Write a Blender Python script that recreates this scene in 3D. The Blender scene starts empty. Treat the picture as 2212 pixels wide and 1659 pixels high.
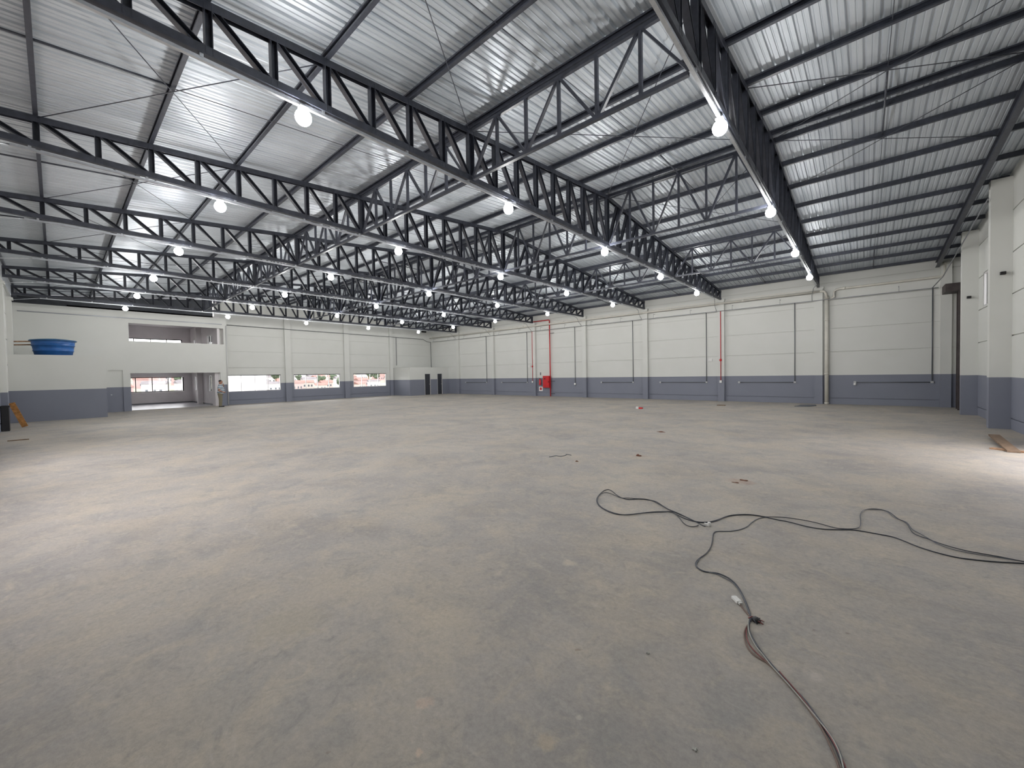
import bpy, bmesh, math, random
from mathutils import Vector, Matrix
random.seed(7)
S = bpy.context.scene
C = S.collection

# ------------------------------------------------------------------ camera
CAM = Vector((0, 0, 1.8))
YAW, PITCH, ROLL, FPX = math.radians(41.3148), math.radians(-1.4018), math.radians(-1.0558), 864.54
fw = Vector((-math.sin(YAW)*math.cos(PITCH), math.cos(YAW)*math.cos(PITCH), math.sin(PITCH)))
r0 = Vector((math.cos(YAW), math.sin(YAW), 0)); u0 = r0.cross(fw)
rt = math.cos(ROLL)*r0 + math.sin(ROLL)*u0
up = -math.sin(ROLL)*r0 + math.cos(ROLL)*u0
cd = bpy.data.cameras.new('camera'); cam = bpy.data.objects.new('camera', cd); C.objects.link(cam)
cd.sensor_fit = 'HORIZONTAL'; cd.sensor_width = 36; cd.lens = FPX/2212*36; cd.clip_start = 0.05; cd.clip_end = 2000
m = Matrix.Identity(4)
for i in range(3):
    m[i][0], m[i][1], m[i][2], m[i][3] = rt[i], up[i], -fw[i], CAM[i]
cam.matrix_world = m
S.camera = cam
# ------------------------------------------------------------------ world and exposure
W = bpy.data.worlds.new('overcast_sky'); S.world = W; W.use_nodes = True
bg = W.node_tree.nodes['Background']; bg.inputs[0].default_value = (1.0, 0.955, 0.97, 1); bg.inputs[1].default_value = 5.5
S.view_settings.view_transform = 'Standard'; S.view_settings.look = 'None'
S.view_settings.gamma = 1; S.view_settings.exposure = 0.33; S.view_settings.use_curve_mapping = False
LAMP = 170.0

# ------------------------------------------------------------------ helpers
def ray_floor(u, v, z=0.0):          # a place on the floor read off the photograph
    d = fw + rt*((u-1106)/FPX) - up*((v-829.5)/FPX)
    t = (z-CAM.z)/d.z
    return CAM + d*t

class MB:
    def __init__(s): s.v = []; s.f = []; s.sm = []
    def box(s, a, b):
        x0, y0, z0 = [min(a[i], b[i]) for i in range(3)]; x1, y1, z1 = [max(a[i], b[i]) for i in range(3)]
        n = len(s.v)
        s.v += [(x0,y0,z0),(x1,y0,z0),(x1,y1,z0),(x0,y1,z0),(x0,y0,z1),(x1,y0,z1),(x1,y1,z1),(x0,y1,z1)]
        for q in ((0,3,2,1),(4,5,6,7),(0,1,5,4),(1,2,6,5),(2,3,7,6),(3,0,4,7)):
            s.f.append(tuple(n+i for i in q)); s.sm.append(False)
        return s
    def prism(s, pts, p, q, upv=(0,0,1), smooth=False):
        p = Vector(p); q = Vector(q); d = (q-p).normalized(); side = d.cross(Vector(upv)).normalized(); u2 = side.cross(d)
        n = len(s.v); k = len(pts)
        for o in (p, q):
            for a, b in pts: s.v.append(tuple(o + side*a + u2*b))
        for i in range(k):
            j = (i+1) % k
            s.f.append((n+i, n+j, n+k+j, n+k+i)); s.sm.append(smooth)
        s.f.append(tuple(n+i for i in range(k-1,-1,-1))); s.sm.append(False)
        s.f.append(tuple(n+k+i for i in range(k))); s.sm.append(False)
        return s
    def rod(s, p, q, r, k=8):
        d = (Vector(q)-Vector(p)).normalized()
        upv = (0,0,1) if abs(d.z) < .9 else (0,1,0)
        return s.prism([(r*math.cos(2*math.pi*i/k), r*math.sin(2*math.pi*i/k)) for i in range(k)], p, q, upv, True)
    def tube(s, pts, r, k=8):
        pts = [Vector(p) for p in pts]; n = len(s.v)
        for i, p in enumerate(pts):
            d = (pts[min(i+1, len(pts)-1)] - pts[max(i-1, 0)]).normalized()
            upv = Vector((0,0,1)) if abs(d.z) < .95 else Vector((0,1,0))
            a = d.cross(upv).normalized(); b = a.cross(d)
            for j in range(k):
                t = 2*math.pi*j/k; s.v.append(tuple(p + a*math.cos(t)*r + b*math.sin(t)*r))
        for i in range(len(pts)-1):
            for j in range(k):
                s.f.append((n+i*k+j, n+i*k+(j+1)%k, n+(i+1)*k+(j+1)%k, n+(i+1)*k+j)); s.sm.append(True)
        s.f.append(tuple(n+j for j in range(k-1,-1,-1))); s.sm.append(False)
        s.f.append(tuple(n+(len(pts)-1)*k+j for j in range(k))); s.sm.append(False)
        return s
    def lathe(s, prof, c=(0,0,0), k=24, smooth=True):
        n = len(s.v)
        for r, z in prof:
            for j in range(k):
                t = 2*math.pi*j/k; s.v.append((c[0]+r*math.cos(t), c[1]+r*math.sin(t), c[2]+z))
        for i in range(len(prof)-1):
            for j in range(k):
                s.f.append((n+i*k+j, n+i*k+(j+1)%k, n+(i+1)*k+(j+1)%k, n+(i+1)*k+j)); s.sm.append(smooth)
        s.f.append(tuple(n+j for j in range(k-1,-1,-1))); s.sm.append(False)
        s.f.append(tuple(n+(len(prof)-1)*k+j for j in range(k))); s.sm.append(False)
        return s
    def poly(s, pts, z0, z1):
        n = len(s.v); k = len(pts)
        for z in (z0, z1):
            for x, y in pts: s.v.append((x, y, z))
        for i in range(k):
            j = (i+1) % k; s.f.append((n+i, n+j, n+k+j, n+k+i)); s.sm.append(False)
        s.f.append(tuple(n+i for i in range(k-1,-1,-1))); s.sm.append(False)
        s.f.append(tuple(n+k+i for i in range(k))); s.sm.append(False)
        return s
    def build(s, name, mat, parent=None):
        me = bpy.data.meshes.new(name); me.from_pydata([tuple(v) for v in s.v], [], s.f)
        for p, sm in zip(me.polygons, s.sm): p.use_smooth = sm
        bm = bmesh.new(); bm.from_mesh(me); bmesh.ops.recalc_face_normals(bm, faces=bm.faces); bm.to_mesh(me); bm.free()
        me.materials.append(mat)
        o = bpy.data.objects.new(name, me); C.objects.link(o)
        if parent: o.parent = parent
        return o
def tag(o, label, cat, group=None, kind=None):
    o['label'] = label; o['category'] = cat
    if group: o['group'] = group
    if kind: o['kind'] = kind
    return o
def struct(o, label, cat): return tag(o, label, cat, kind='structure')
def empty(name, loc=(0,0,0), rz=0):
    o = bpy.data.objects.new(name, None); C.objects.link(o); o.location = loc; o.rotation_euler = (0,0,rz); o.empty_display_size = .2
    return o
def kids(o): return [c for c in bpy.data.objects if c.parent == o]
def dup(o, parent=None, tree=None):
    c = o.copy(); C.objects.link(c); c.parent = parent
    for ch in kids(o): dup(ch, c)
    return c
ORD = ['first','second','third','fourth','fifth','sixth','seventh','eighth','ninth','tenth','eleventh']

# ------------------------------------------------------------------ materials
def mat(name, col, rough=.6, metal=0., noise=0., nscale=6., bump=0., bscale=40., spec=.5):
    m = bpy.data.materials.new(name); m.use_nodes = True; nt = m.node_tree; b = nt.nodes['Principled BSDF']
    b.inputs['Base Color'].default_value = (*col, 1); b.inputs['Roughness'].default_value = rough; b.inputs['Metallic'].default_value = metal
    b.inputs['Specular IOR Level'].default_value = spec
    tc = nt.nodes.new('ShaderNodeNewGeometry')
    if noise:
        n = nt.nodes.new('ShaderNodeTexNoise'); n.inputs['Scale'].default_value = nscale; n.inputs['Detail'].default_value = 5
        nt.links.new(tc.outputs['Position'], n.inputs['Vector'])
        r = nt.nodes.new('ShaderNodeMapRange'); r.inputs[1].default_value = .3; r.inputs[2].default_value = .7; r.inputs[3].default_value = 1-noise; r.inputs[4].default_value = 1+noise
        nt.links.new(n.outputs[0], r.inputs[0])
        mx = nt.nodes.new('ShaderNodeVectorMath'); mx.operation = 'SCALE'; mx.inputs[0].default_value = col
        nt.links.new(r.outputs[0], mx.inputs['Scale']); nt.links.new(mx.outputs[0], b.inputs['Base Color'])
    if bump:
        n = nt.nodes.new('ShaderNodeTexNoise'); n.inputs['Scale'].default_value = bscale; nt.links.new(tc.outputs['Position'], n.inputs['Vector'])
        bp = nt.nodes.new('ShaderNodeBump'); bp.inputs['Strength'].default_value = bump; bp.inputs['Distance'].default_value = .01
        nt.links.new(n.outputs[0], bp.inputs['Height']); nt.links.new(bp.outputs[0], b.inputs['Normal'])
    return m
M = {}
M['steel'] = mat('black_painted_steel', (.042,.047,.064), .42, 0, .25, 9)
M['darksheet'] = mat('dark_sheet_steel', (.05,.055,.065), .45, .2, .2, 3)
M['galv'] = mat('galvanised_tray', (.55,.57,.6), .32, .85, .1, 12)
M['conduit'] = mat('grey_conduit', (.26,.27,.29), .45, .5)
M['conduit_d'] = mat('dark_conduit', (.13,.14,.155), .5, .2)
M['pvc'] = mat('cream_pvc', (.62,.60,.54), .45, 0, .06, 4)
M['red'] = mat('red_paint', (.52,.012,.018), .4, 0, .08, 5)
M['redbright'] = mat('red_bottle', (.6,.02,.03), .3)
M['black'] = mat('black_plastic', (.012,.012,.014), .5)
M['white'] = mat('white_plastic', (.7,.7,.68), .45)
M['cap'] = mat('grey_box', (.45,.46,.47), .5)
M['blue'] = mat('blue_polyethylene', (.012,.10,.33), .45, 0, .2, 5)
M['bluelid'] = mat('blue_lid', (.015,.085,.2), .5, 0, .2, 5)
M['wood'] = mat('raw_wood', (.36,.22,.13), .7, 0, .3, 14)
M['wood_o'] = mat('orange_wood', (.42,.20,.06), .7, 0, .35, 12)
M['wood_b'] = mat('brown_board', (.19,.13,.085), .75, 0, .3, 12)
M['wood_d'] = mat('dark_stained_board', (.05,.035,.045), .7, 0, .3, 12)
M['frame'] = mat('white_aluminium', (.6,.6,.6), .4, .2)
M['frame_b'] = mat('black_aluminium', (.015,.015,.018), .4, .2)
M['doordark'] = mat('dark_door_paint', (.035,.038,.048), .45)
M['skin'] = mat('skin', (.34,.17,.11), .55)
M['hair'] = mat('dark_hair', (.025,.018,.015), .6)
M['khaki'] = mat('khaki_cloth', (.19,.17,.115), .8, 0, .1, 30)
M['shoe'] = mat('black_leather', (.012,.011,.01), .4)
M['cable'] = mat('black_cable', (.02,.025,.04), .42)
M['cable_g'] = mat('grey_cable', (.10,.11,.13), .5)
M['cable_r'] = mat('red_cable', (.20,.04,.04), .45)
M['cable_t'] = mat('taupe_cable', (.16,.11,.09), .6)
M['cable_w'] = mat('pale_cable', (.36,.36,.33), .5)
M['clay'] = mat('red_clay', (.15,.065,.04), .9, 0, .3, 60)
M['interior'] = mat('office_plaster', (.70,.67,.68), .8, 0, .04, 2)
M['tile'] = mat('office_tile', (.50,.50,.53), .3, 0, .05, 2)
M['yard'] = mat('yard_ground', (.42,.37,.34), .9, 0, .1, .5)
M['rust'] = mat('brown_shutter_steel', (.045,.035,.035), .6, 0, .3, 5)

def wallmat():
    m = bpy.data.materials.new('painted_precast_wall'); m.use_nodes = True; nt = m.node_tree; b = nt.nodes['Principled BSDF']
    g = nt.nodes.new('ShaderNodeNewGeometry'); sp = nt.nodes.new('ShaderNodeSeparateXYZ'); nt.links.new(g.outputs['Position'], sp.inputs[0])
    n = nt.nodes.new('ShaderNodeTexNoise'); n.inputs['Scale'].default_value = 1.1; n.inputs['Detail'].default_value = 6; nt.links.new(g.outputs['Position'], n.inputs['Vector'])
    gt = nt.nodes.new('ShaderNodeMath'); gt.operation = 'GREATER_THAN'; gt.inputs[1].default_value = 1.458; nt.links.new(sp.outputs['Z'], gt.inputs[0])
    w = nt.nodes.new('ShaderNodeMix'); w.data_type = 'RGBA'; w.inputs[6].default_value = (.60,.61,.575,1); w.inputs[7].default_value = (.66,.665,.64,1); nt.links.new(n.outputs[0], w.inputs[0])
    k = nt.nodes.new('ShaderNodeMix'); k.data_type = 'RGBA'; k.inputs[6].default_value = (.18,.192,.24,1); k.inputs[7].default_value = (.21,.224,.275,1); nt.links.new(n.outputs[0], k.inputs[0])
    x = nt.nodes.new('ShaderNodeMix'); x.data_type = 'RGBA'; nt.links.new(gt.outputs[0], x.inputs[0]); nt.links.new(k.outputs[2], x.inputs[6]); nt.links.new(w.outputs[2], x.inputs[7])
    nt.links.new(x.outputs[2], b.inputs['Base Color']); b.inputs['Roughness'].default_value = .62
    return m
M['wall'] = wallmat()

def floormat():
    m = bpy.data.materials.new('power_trowelled_concrete'); m.use_nodes = True; nt = m.node_tree; b = nt.nodes['Principled BSDF']
    g = nt.nodes.new('ShaderNodeNewGeometry')
    def noise(sc, det, vec=None, rough=.55, dist=0.):
        n = nt.nodes.new('ShaderNodeTexNoise'); n.inputs['Scale'].default_value = sc; n.inputs['Detail'].default_value = det; n.inputs['Roughness'].default_value = rough; n.inputs['Distortion'].default_value = dist
        nt.links.new(vec or g.outputs['Position'], n.inputs['Vector']); return n.outputs[0]
    def ramp(src, stops):
        r = nt.nodes.new('ShaderNodeValToRGB'); e = r.color_ramp.elements
        e[0].position, e[0].color = stops[0][0], (*stops[0][1],1); e[1].position, e[1].color = stops[1][0], (*stops[1][1],1)
        for p, c in stops[2:]:
            q = e.new(p); q.color = (*c,1)
        nt.links.new(src, r.inputs[0]); return r.outputs[0]
    def mix(f, a, bb, mode='MIX'):
        x = nt.nodes.new('ShaderNodeMix'); x.data_type = 'RGBA'; x.blend_type = mode
        for s_, v in ((0,f),(6,a),(7,bb)):
            if hasattr(v,'links') or isinstance(v, bpy.types.NodeSocket): nt.links.new(v, x.inputs[s_])
            else: x.inputs[s_].default_value = v
        return x.outputs[2]
    base = ramp(noise(.55, 7, rough=.6, dist=.6), [(.36,(.32,.302,.285)), (.64,(.45,.415,.365)), (.5,(.385,.362,.335))])
    warm = ramp(noise(.9, 6, rough=.65), [(.45,(0,0,0)), (.68,(.55,.55,.55))])
    c = mix(warm, base, (.50,.43,.33,1))
    cool = ramp(noise(1.7, 6, rough=.6, dist=1.2), [(.5,(0,0,0)), (.75,(.6,.6,.6))])
    c = mix(cool, c, (.27,.275,.275,1))
    mp = nt.nodes.new('ShaderNodeMapping'); mp.inputs['Rotation'].default_value = (0,0,.6); mp.inputs['Scale'].default_value = (1.2,5.5,1); nt.links.new(g.outputs['Position'], mp.inputs[0])
    st = ramp(noise(1.6, 8, mp.outputs[0], .7, 1.0), [(.58,(0,0,0)), (.78,(.5,.5,.5))])
    c = mix(st, c, (.56,.53,.49,1))
    med = ramp(noise(4.2, 9, rough=.72, dist=.8), [(.5,(0,0,0)), (.66,(.6,.6,.6))])
    c = mix(med, c, (.50,.445,.36,1))
    med2 = ramp(noise(5.5, 9, rough=.75, dist=1.5), [(.52,(0,0,0)), (.70,(.55,.55,.55))])
    c = mix(med2, c, (.255,.25,.24,1))
    ptc = ramp(noise(2.6, 8, rough=.7, dist=.5), [(.63,(0,0,0)), (.70,(.4,.4,.4))])
    c = mix(ptc, c, (.56,.50,.43,1))
    for (u_, v_, rr, col) in ((1228,1217,.075,(.62,.55,.44,1)), (918,1518,.05,(.62,.48,.38,1)), (1182,1600,.06,(.55,.46,.34,1)), (905,1625,.022,(.66,.52,.40,1)), (1250,1550,.02,(.6,.57,.5,1)), (1690,1440,.07,(.52,.47,.42,1)), (1760,1460,.06,(.56,.52,.47,1)), (620,1345,.3,(.42,.37,.27,1)), (1600,1041,.22,(.36,.2,.13,1)), (1380,985,.16,(.36,.24,.18,1))):
        p_ = ray_floor(u_, v_)
        vm = nt.nodes.new('ShaderNodeVectorMath'); vm.operation = 'DISTANCE'; vm.inputs[1].default_value = (p_.x, p_.y, 0); nt.links.new(g.outputs['Position'], vm.inputs[0])
        ad = nt.nodes.new('ShaderNodeMath'); ad.operation = 'MULTIPLY_ADD'; ad.inputs[1].default_value = rr*2.4; ad.inputs[2].default_value = -rr*1.2; nt.links.new(noise(.55/rr, 5, rough=.7), ad.inputs[0])
        sm = nt.nodes.new('ShaderNodeMath'); sm.operation = 'ADD'; nt.links.new(vm.outputs['Value'], sm.inputs[0]); nt.links.new(ad.outputs[0], sm.inputs[1])
        mr = nt.nodes.new('ShaderNodeMapRange'); mr.inputs[1].default_value = rr*.5; mr.inputs[2].default_value = rr; mr.inputs[3].default_value = .5 if rr < .15 else .32; mr.inputs[4].default_value = 0; nt.links.new(sm.outputs[0], mr.inputs[0])
        c = mix(mr.outputs[0], c, col)
    fine = ramp(noise(26, 9, rough=.85), [(.32,(.80,.80,.81)), (.68,(1.16,1.15,1.13))])
    c = mix(1.0, c, fine, 'MULTIPLY')
    spots = ramp(noise(9, 3, rough=.4), [(.74,(0,0,0)), (.79,(.5,.5,.5))])
    c = mix(spots, c, (.20,.15,.11,1))
    nt.links.new(c, b.inputs['Base Color']); b.inputs['Roughness'].default_value = .68; b.inputs['Specular IOR Level'].default_value = .35
    bp = nt.nodes.new('ShaderNodeBump'); bp.inputs['Strength'].default_value = .55; bp.inputs['Distance'].default_value = .014
    nt.links.new(noise(15, 10, rough=.82), bp.inputs['Height']); nt.links.new(bp.outputs[0], b.inputs['Normal'])
    return m
M['floor'] = floormat()

def roofmat():
    m = bpy.data.materials.new('galvalume_roof_sheet'); m.use_nodes = True; nt = m.node_tree; b = nt.nodes['Principled BSDF']
    g = nt.nodes.new('ShaderNodeNewGeometry')
    mp = nt.nodes.new('ShaderNodeMapping'); mp.inputs['Scale'].default_value = (1.0,.12,1); nt.links.new(g.outputs['Position'], mp.inputs[0])
    n = nt.nodes.new('ShaderNodeTexNoise'); n.inputs['Scale'].default_value = 2.2; n.inputs['Detail'].default_value = 5; nt.links.new(mp.outputs[0], n.inputs['Vector'])
    r = nt.nodes.new('ShaderNodeValToRGB'); r.color_ramp.elements[0].position = .3; r.color_ramp.elements[0].color = (.49,.535,.58,1); r.color_ramp.elements[1].position = .7; r.color_ramp.elements[1].color = (.61,.65,.69,1)
    nt.links.new(n.outputs[0], r.inputs[0]); nt.links.new(r.outputs[0], b.inputs['Base Color'])
    b.inputs['Metallic'].default_value = .4; b.inputs['Roughness'].default_value = .48
    return m
M['roof'] = roofmat()

def glassmat():
    m = bpy.data.materials.new('window_glass'); m.use_nodes = True; nt = m.node_tree
    nt.nodes.remove(nt.nodes['Principled BSDF']); out = nt.nodes['Material Output']
    t = nt.nodes.new('ShaderNodeBsdfTransparent'); t.inputs[0].default_value = (.93,.95,.95,1)
    g = nt.nodes.new('ShaderNodeBsdfGlossy'); g.inputs['Roughness'].default_value = .02
    f = nt.nodes.new('ShaderNodeFresnel'); f.inputs[0].default_value = 1.35
    x = nt.nodes.new('ShaderNodeMixShader'); nt.links.new(f.outputs[0], x.inputs[0]); nt.links.new(t.outputs[0], x.inputs[1]); nt.links.new(g.outputs[0], x.inputs[2]); nt.links.new(x.outputs[0], out.inputs[0])
    return m
M['glass'] = glassmat()
def emit(name, col, st):
    m = bpy.data.materials.new(name); m.use_nodes = True; nt = m.node_tree; b = nt.nodes['Principled BSDF']
    b.inputs['Base Color'].default_value = (.8,.8,.8,1); b.inputs['Emission Color'].default_value = (*col,1); b.inputs['Emission Strength'].default_value = st
    return m
M['bulb'] = emit('lit_bulb', (1.0,.99,.975), LAMP)
def stripemat():
    m = bpy.data.materials.new('striped_polo'); m.use_nodes = True; nt = m.node_tree; b = nt.nodes['Principled BSDF']; b.inputs['Roughness'].default_value = .85
    g = nt.nodes.new('ShaderNodeNewGeometry'); sp = nt.nodes.new('ShaderNodeSeparateXYZ'); nt.links.new(g.outputs['Position'], sp.inputs[0])
    a = nt.nodes.new('ShaderNodeMath'); a.operation = 'MULTIPLY'; a.inputs[1].default_value = 9.0; nt.links.new(sp.outputs['Z'], a.inputs[0])
    f = nt.nodes.new('ShaderNodeMath'); f.operation = 'FRACT'; nt.links.new(a.outputs[0], f.inputs[0])
    r = nt.nodes.new('ShaderNodeValToRGB'); r.color_ramp.interpolation = 'CONSTANT'; e = r.color_ramp.elements
    e[0].position = 0; e[0].color = (.62,.66,.68,1); e[1].position = .42; e[1].color = (.25,.42,.52,1); q = e.new(.6); q.color = (.03,.045,.085,1); q = e.new(.88); q.color = (.62,.66,.68,1)
    nt.links.new(f.outputs[0], r.inputs[0]); nt.links.new(r.outputs[0], b.inputs['Base Color'])
    return m
M['stripe'] = stripemat()

# ------------------------------------------------------------------ dimensions (metres)
YA, XB, XC, YD = 25.77, -33.75, 3.1, -1.42
TX = [-1.727, -6.242, -10.798, -15.409, -20.104, -24.761, -29.435]
LY = [2.532, 7.089, 11.714, 16.406, 21.142]
RY, RZ = 11.9, 7.5
def zt(y): return RZ - (.09*(RY-y) if y < RY else .08*(y-RY))
JO = [.31, 1.458, 2.623, 3.779, 4.93, 6.09]

# ------------------------------------------------------------------ floor, walls
struct(MB().box((XB-.2, YD-.2, -.2), (XC+.2, YA+.2, 0)).build('floor', M['floor']), 'bare trowelled concrete floor with warm and cool stains across the whole hall', 'floor')
def panel_profile(z0, z1, t=.16):
    # cross section (inward, z) with a shallow groove at every panel joint
    pts = [(-t, z0), (0, z0)]
    for j in JO:
        if z0+.05 < j < z1-.05:
            if abs(j-1.458) < .01: continue
            pts += [(0, j-.016), (-.035, j-.014), (-.035, j+.014), (0, j+.016)]
    pts += [(0, z1), (-t, z1)]
    return pts
def wall_seg(mb, axis, pos, inward, a, b, z0, z1):
    # axis 'x': the wall plane is x = pos and it runs along y from a to b
    prof = panel_profile(z0, z1)
    n = len(mb.v); k = len(prof)
    for s_ in (a, b):
        for w_, z in prof:
            mb.v.append((pos + inward*w_, s_, z) if axis == 'x' else (s_, pos + inward*w_, z))
    for i in range(k):
        j = (i+1) % k; mb.f.append((n+i, n+j, n+k+j, n+k+i)); mb.sm.append(False)
    mb.f.append(tuple(n+i for i in range(k-1,-1,-1))); mb.sm.append(False)
    mb.f.append(tuple(n+k+i for i in range(k))); mb.sm.append(False)
ZE = zt(YA)+.1
w = MB(); wall_seg(w, 'y', YA, -1, XB-.2, XC+.2, 0, ZE)
struct(w.build('wall_back', M['wall']), 'long white precast wall with dark grey dado on the right, carrying the pipes', 'wall')
WIN = [(7.95, 11.41), (12.36, 16.05), (17.26, 20.48)]; WZ0, WZ1 = .92, 2.10
def gable_seg(mb, a, b, z0):        # a strip of gable wall that follows the roof slope
    n = len(mb.v); x0, x1 = XB-.16, XB
    mb.v += [(x0,a,z0),(x1,a,z0),(x1,b,z0),(x0,b,z0),(x0,a,zt(a)+.12),(x1,a,zt(a)+.12),(x1,b,zt(b)+.12),(x0,b,zt(b)+.12)]
    for q in ((0,3,2,1),(4,5,6,7),(0,1,5,4),(1,2,6,5),(2,3,7,6),(3,0,4,7)): mb.f.append(tuple(n+i for i in q)); mb.sm.append(False)
w = MB()
ys = [7.6] + [q for p in WIN for q in p] + [YA+.1]
for i in range(0, len(ys), 2): wall_seg(w, 'x', XB, 1, ys[i], ys[i+1], 0, 6.1)
for a, b in WIN: wall_seg(w, 'x', XB, 1, a, b, 0, WZ0); wall_seg(w, 'x', XB, 1, a, b, WZ1, 6.1)
gable_seg(w, 7.3, RY, 6.1); gable_seg(w, RY, YA+.1, 6.1)
struct(w.build('wall_left', M['wall']), 'white precast gable wall with dark grey dado and three long strip windows', 'wall')
# right wall: pillared, gate opening nearer than the frame, high window between the pillars
w = MB()
GY0, GY1 = 9.8, 13.2
for a, b, z0, z1 in ((YD-.2, GY0, 0, 7.6), (GY0, GY1, 2.5, 7.6), (GY1, 18.1, 0, 7.6), (18.1, 21.25, 0, 3.84), (18.1, 21.25, 5.0, 7.6), (21.25, YA+.2, 0, 7.6)):
    wall_seg(w, 'x', XC, -1, a, b, z0, z1)
struct(w.build('wall_right', M['wall']), 'white wall with dark dado at the right edge, behind the big pillars', 'wall')
w = MB()
for a, b, z0, z1 in ((XB-.2, -24.5, 0, 6.35), (-24.5, -20.5, 0, 1.46), (-24.5, -20.5, 4.5, 6.35), (-20.5, -14.9, 0, 6.35), (-14.9, -11.2, 0, 1.46), (-14.9, -11.2, 4.5, 6.35), (-11.2, -9.6, 0, 6.35), (-9.6, -5.9, 0, 1.46), (-9.6, -5.9, 4.5, 6.35), (-5.9, XC+.2, 0, 6.35)):
    wall_seg(w, 'y', YD, 1, a, b, z0, z1)
struct(w.build('wall_front', M['wall']), 'white wall with grey dado at the extreme left edge', 'wall')

# yard outside the gates
struct(MB().box((XC+.2, -30, -.25), (40, 45, -.05)).box((-30, -30, -.25), (XC+.2, YD-.2, -.05)).build('floor_yard', M['yard']), 'bare ground outside the gates', 'ground')

# pilasters on the back wall
names_t = ['nearest the right end', 'second from the right end', 'third from the right end', 'middle one', 'beside the red hose cabinet', 'second from the far corner', 'nearest the far corner']
for i, x in enumerate(TX):
    o = MB().box((x-.17, YA-.2, 0), (x+.17, YA-.001, 5.9)).box((x-.2, YA-.24, 5.8), (x+.2, YA-.001, 5.92)).build('pilaster', M['wall'])
    tag(o, 'white pilaster with grey foot on the long back wall, ' + names_t[i], 'pilaster', 'pilasters of the long back wall')
o = MB().box((2.52, YA-.16, 0), (2.86, YA-.001, 6.3)).build('pilaster', M['wall'])
tag(o, 'white pilaster with grey foot at the right hand corner beside the dark shutter post', 'pilaster', 'pilasters of the long back wall')
for i, (a, b) in enumerate([(11.72, 12.14), (16.42, 16.86), (20.84, 21.16)]):
    o = MB().box((XB+.001, a, 0), (XB+.18, b, zt(a)-.08)).build('pilaster', M['wall'])
    tag(o, 'white pilaster with grey foot on the windowed gable wall, ' + ['between first and second window', 'between second and third window', 'beside the low corner room'][i], 'pilaster', 'pilasters of the windowed gable wall')
# big pillars of the right wall
for i, (y, lab) in enumerate([(17.6, 'wide white concrete pillar with grey foot nearest the right edge'), (21.95, 'wide white concrete pillar with grey foot, the farther of two at right'), (13.2, None)]):
    if lab is None: continue
    o = MB().box((2.69, y, 0), (XC-.001, y+.25, zt(y)-.02)).build('pillar', M['wall'])
    tag(o, lab, 'pillar', 'pillars of the right wall')
# columns of the front wall, left edge
for x, lab in ((-24.9, 'white column with grey foot at the extreme left edge'), (-29.35, 'thin looking white column just left of the blue tank recess')):
    o = MB().box((x-.17, YD+.001, 0), (x+.17, -1.25, 5.75)).box((x-.21, YD+.001, 5.62), (x+.21, -1.2, 5.72)).build('column', M['wall'])
    tag(o, lab, 'column', 'columns of the left side')

# ------------------------------------------------------------------ roof sheet
def roof():
    mb = MB(); pitch = .205; xs = []
    x = XB-.25
    while x < XC+.3:
        xs += [(x, 0), (x+.062, 0), (x+.07, .012), (x+.082, .012), (x+.09, 0), (x+.145, 0), (x+.16, .038), (x+.19, .038)]; x += pitch
    for (ya, yb) in ((YD-.3, RY), (RY, YA+.3)):
        n = len(mb.v); k = len(xs)
        for y in (ya, yb):
            for (px, h) in xs: mb.v.append((px, y, zt(y)+.135+h))
        for i in range(k-1): mb.f.append((n+i, n+i+1, n+k+i+1, n+k+i)); mb.sm.append(False)
    o = mb.build('ceiling', M['roof'])
    s_ = o.modifiers.new('thickness', 'SOLIDIFY'); s_.thickness = .004; s_.offset = 1
    return o
struct(roof(), 'shiny galvanised corrugated roof sheeting over the whole hall', 'roof')

# ------------------------------------------------------------------ purlins
PC = [(-.03,0),(.03,0),(.03,.028),(.025,.028),(.025,.005),(-.025,.005),(-.025,.125),(.025,.125),(.025,.1),(.03,.1),(.03,.13),(-.03,.13)]
PCM = [(-a,b) for a, b in PC][::-1]
def purlin(y, lab, x0=XB+.02, x1=XC-.02):
    o = MB().prism(PC if y < RY else PCM, (x0, y, zt(y)), (x1, y, zt(y))).build('purlin', M['steel'])
    tag(o, lab, 'purlin', 'black steel purlins under the roof sheet')
for k in range(1, 9):
    purlin(RY-1.5*k, 'black steel purlin on the near roof slope, %s down from the ridge' % ORD[k-1])
purlin(-1.2, 'black steel eave purlin on the near roof slope above the left edge')
for k in range(1, 10):
    purlin(RY+1.5*k, 'black steel purlin on the far roof slope, %s down from the ridge' % ORD[k-1])
purlin(RY-.22, 'black steel ridge purlin, nearer of the close pair at the ridge')
purlin(RY+.22, 'black steel ridge purlin, farther of the close pair at the ridge')

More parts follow.
